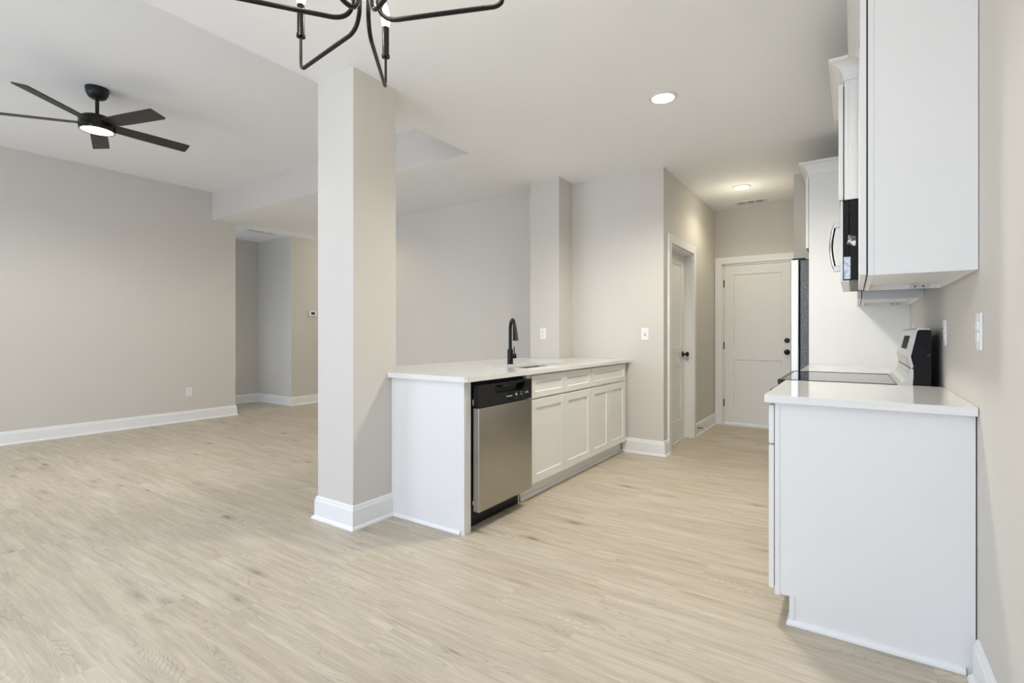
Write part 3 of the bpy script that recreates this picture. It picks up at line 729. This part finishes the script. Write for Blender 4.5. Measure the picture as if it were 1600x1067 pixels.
on_face(3.24, 3.56, .25, .78, 'display', M_GAP)
part('rear_riser', MB().prism([(.172, .893), (.172, .919), (.192, .925), (.208, .940), (.218, .962), (.222, .992), (.236, .990), (.236, .893)], YR0+.006, YR1-.006, 1), M_SILVER, t, 'steel riser behind the cooktop')
part('riser_trim', MB().box(.2225, .234, YR0+.004, YR1-.004, .9905, .9965), M_BLACK, t)

# upper cabinets
UZ0, UZ1 = 1.372, 2.44
CR = [(0, 0), (.004, 0), (.004, .010), (.006, .026), (.012, .044), (.022, .061), (.036, .074), (.052, .082), (.066, .084), (.066, .100), (0, .100)]
def upper(label, y0, y1, xf, z0, z1, ndoor, hinges=True, crown=True, side_inset=True, crown_path=None, panel_near=False):
    t = thing('upper_cabinet', label, 'cabinet', ((xf+WR)/2, (y0+y1)/2, z0))
    rec = .022
    mb = MB()
    mb.box(xf+.018, WR-.002, y0, y0+.015, z0, z1).box(xf+.018, WR-.002, y1-.015, y1, z0, z1)   # sides
    mb.box(xf+.018, WR-.002, y0+.015, y1-.015, z0+rec, z0+rec+.015).box(xf+.018, WR-.002, y0+.015, y1-.015, z1-.018, z1)
    mb.box(WR-.016, WR-.002, y0+.015, y1-.015, z0, z1)
    part('body', mb, M_CAB, t)
    part('face_frame', MB().box(xf, xf+.0178, y0-.0015, y0+.04, z0, z1).box(xf, xf+.0178, y1-.04, y1, z0, z1).box(xf, xf+.0178, y0+.04, y1-.04, z0, z0+.045).box(xf, xf+.0178, y0+.04, y1-.04, z1-.06, z1), M_CAB, t)
    part('back_panel', MB().box(xf+.0178, WR-.016, y0+.04, y1-.04, z0+.09, z0+.1), M_CABIN, t)
    part('gap_shade', MB().box(xf-.0045, xf, y0+.010, y1-.010, z0+.015, z1-.02), M_GAP, t)  # shade of the gap behind the doors, put in as a dark sheet
    M = frame((xf-.005, 0, 0), (0, -1, 0), (-1, 0, 0)); W = (y1-y0-.012)/ndoor
    for k in range(ndoor):
        a = y0+.006+W*k+.001; part('door', MB().shaker(M, -(a+W-.002), -a, z0+.004, z1-.012), M_CAB, t)
    if hinges:
        br = part('mounting_bracket', MB().box(WR-.125, WR-.050, y1-.0185, y1-.0152, z0+.001, z0+.020), M_SILVER, t, 'metal fixing bracket')
        for xx in (WR-.105, WR-.075): part('screw', MB().lathe([(.004, -.0005), (.004, .0005)], (xx, y1-.0188, z0+.010), 12, 'y'), M_SLOT, br)
    if crown:
        prof = [(o+.0004, z+z1+.0005) for o, z in CR]
        part('crown_moulding', MB().sweep(crown_path, prof), M_CAB, t)
    return t
UX = .043
DXF = -.040
upper('tall white upper cabinet at the top right edge, nearest the camera', 2.262, YR0-.006, UX, UZ0, UZ1, 2, crown_path=[(WR-.004, 2.262), (UX, 2.262), (UX, YR0-.075)][::-1])
upper('short deep white cabinet with crown moulding directly above the microwave', YR0, YR1+.002, DXF, 1.838, UZ1, 2, hinges=False, crown_path=[(UX+.002, YR0), (DXF, YR0), (DXF, YR1+.002)][::-1])
upper('white upper cabinet between the microwave and the tall white panel', YR1+.006, YP-.003, UX, UZ0, UZ1, 2, crown=False)
# fridge enclosure
FX_ = -.302
t = thing('end_panel', 'tall flat white end panel standing between counter and refrigerator', 'cabinet panel', (.02, YP+.009, 0))
part('panel', MB().box(FX_, WR-.006, YP, YP+.018, 0, UZ1), M_CAB, t)
part('scribe_trim', MB().box(WR-.0059, WR-.001, YP-.001, YP+.018, CT, UZ1), M_CAB, t)
t = thing('upper_cabinet', 'white cabinet above the refrigerator, farthest of the wall cabinets', 'cabinet', (.02, 5.2, 1.85))
part('body', MB().box(FX_, WR-.004, YP+.0185, 5.70, 1.85, UZ1), M_CAB, t)
Mx = frame((FX_-.003, 0, 0), (0, -1, 0), (-1, 0, 0))
part('door', MB().shaker(Mx, -5.23, -(YP+.004), 1.856, UZ1-.012), M_CAB, t)
part('door', MB().shaker(Mx, -5.70, -5.233, 1.856, UZ1-.012), M_CAB, t)
part('crown_moulding', MB().sweep([(UX+.01, YP-.0005), (FX_, YP-.0005), (FX_, 5.715)][::-1], [(o, z+UZ1+.001) for o, z in CR]), M_CAB, t)
# refrigerator
t = thing('refrigerator', 'stainless refrigerator with dark textured side, behind the tall white panel', 'refrigerator', (.0, 5.25, 0))
part('cabinet_body', MB().box(-.366, .30, YP+.040, 5.690, .03, 1.765, .004), M_FRSIDE, t, 'dark grey textured side')
part('door', MB().box(-.437, -.376, YP+.040, 5.690, .60, 1.775, .008), M_STEELV, t)
part('freezer_drawer', MB().box(-.437, -.376, YP+.040, 5.690, .05, .59, .008), M_STEELV, t)
part('hinge_cover', MB().box(-.425, -.33, YP+.055, YP+.14, 1.766, 1.787, .005), M_BLACK, t)
part('top_cover', MB().box(-.366, .28, YP+.041, 5.69, 1.7655, 1.772), M_BLACK, t)
part('door_handle', MB().tube(fillet([(-.437, 5.6, .70), (-.485, 5.6, .70), (-.485, 5.6, 1.50), (-.437, 5.6, 1.50)], .02), .011, 12), M_CHROME, t)
# microwave
t = thing('microwave_oven', 'over-the-range microwave with black side and curved steel handle', 'microwave', (.15, 3.45, 1.375))
MZ = 1.424
part('body', MB().box(-.018, WR-.004, YR0+.003, YR1-.003, MZ+.006, 1.834, .002), M_SCUFF, t, 'black case side')
part('bottom_plate', MB().box(-.018, WR-.004, YR0+.003, YR1-.003, MZ, MZ+.0058), M_UNDER, t, 'dark underside with filters')
part('light_cover', MB().box(.02, .08, YR0+.2, YR0+.32, MZ-.002, MZ), M_GRILLE, t)
part('door', MB().box(-.053, -.020, YR0+.145, YR1-.003, MZ+.008, 1.833, .004), M_BLACKP, t)
part('door_frame', MB().box(-.056, -.050, YR0+.003, YR1-.003, MZ+.006, MZ+.03, .001).box(-.056, -.050, YR0+.003, YR1-.003, 1.80, 1.833, .001).box(-.056, -.046, YR0+.0025, YR0+.02, MZ+.006, 1.833, .001), M_SILVER, t, 'steel door surround')
part('control_panel', MB().box(-.0495, -.020, YR0+.003, YR0+.143, MZ+.008, 1.833, .003), M_BLACKP, t)
hy = YR0+.165
arc = [(-.086-.016*math.sin(PI*k/12), hy, 1.507+.235*k/12) for k in range(13)]
part('handle', MB().tube([(-.052, hy, 1.507)]+arc+[(-.052, hy, 1.742)], .0095, 14), M_CHROME, t, 'curved polished steel handle')
for z in (1.507, 1.742): part('handle_bracket', MB().box(-.090, -.052, hy-.012, hy+.012, z-.014, z+.014, .002), M_SILVER, t)
part('vent_strip', MB().box(-.056, -.0185, YR0+.003, YR1-.003, MZ-.001, MZ+.0055, .001), M_SILVER, t)
part('foil_sticker', MB().prism([(-.022, 1.66), (.008, 1.648), (.008, 1.60), (-.028, 1.612)], YR0+.0020, YR0+.0029, 1), M_FOIL, t, 'crinkled silver foil label')
part('paper_sticker', MB().box(-.042, -.014, YR0+.0018, YR0+.0028, 1.436, 1.548), M_PAPER, t, 'pale blue printed label')

for o in C.objects:      # repeats share a group
    g = {'wall_outlet': 'white duplex wall outlets', 'light_switch': 'white switch plates', 'base_cabinet': 'white shaker base cabinets', 'upper_cabinet': 'white shaker wall cabinets', 'worktop': 'white quartz worktops', 'ceiling_vent': 'ceiling vent registers'}.get(o.name.split('.')[0])
    if g and o.parent is None: o['group'] = g
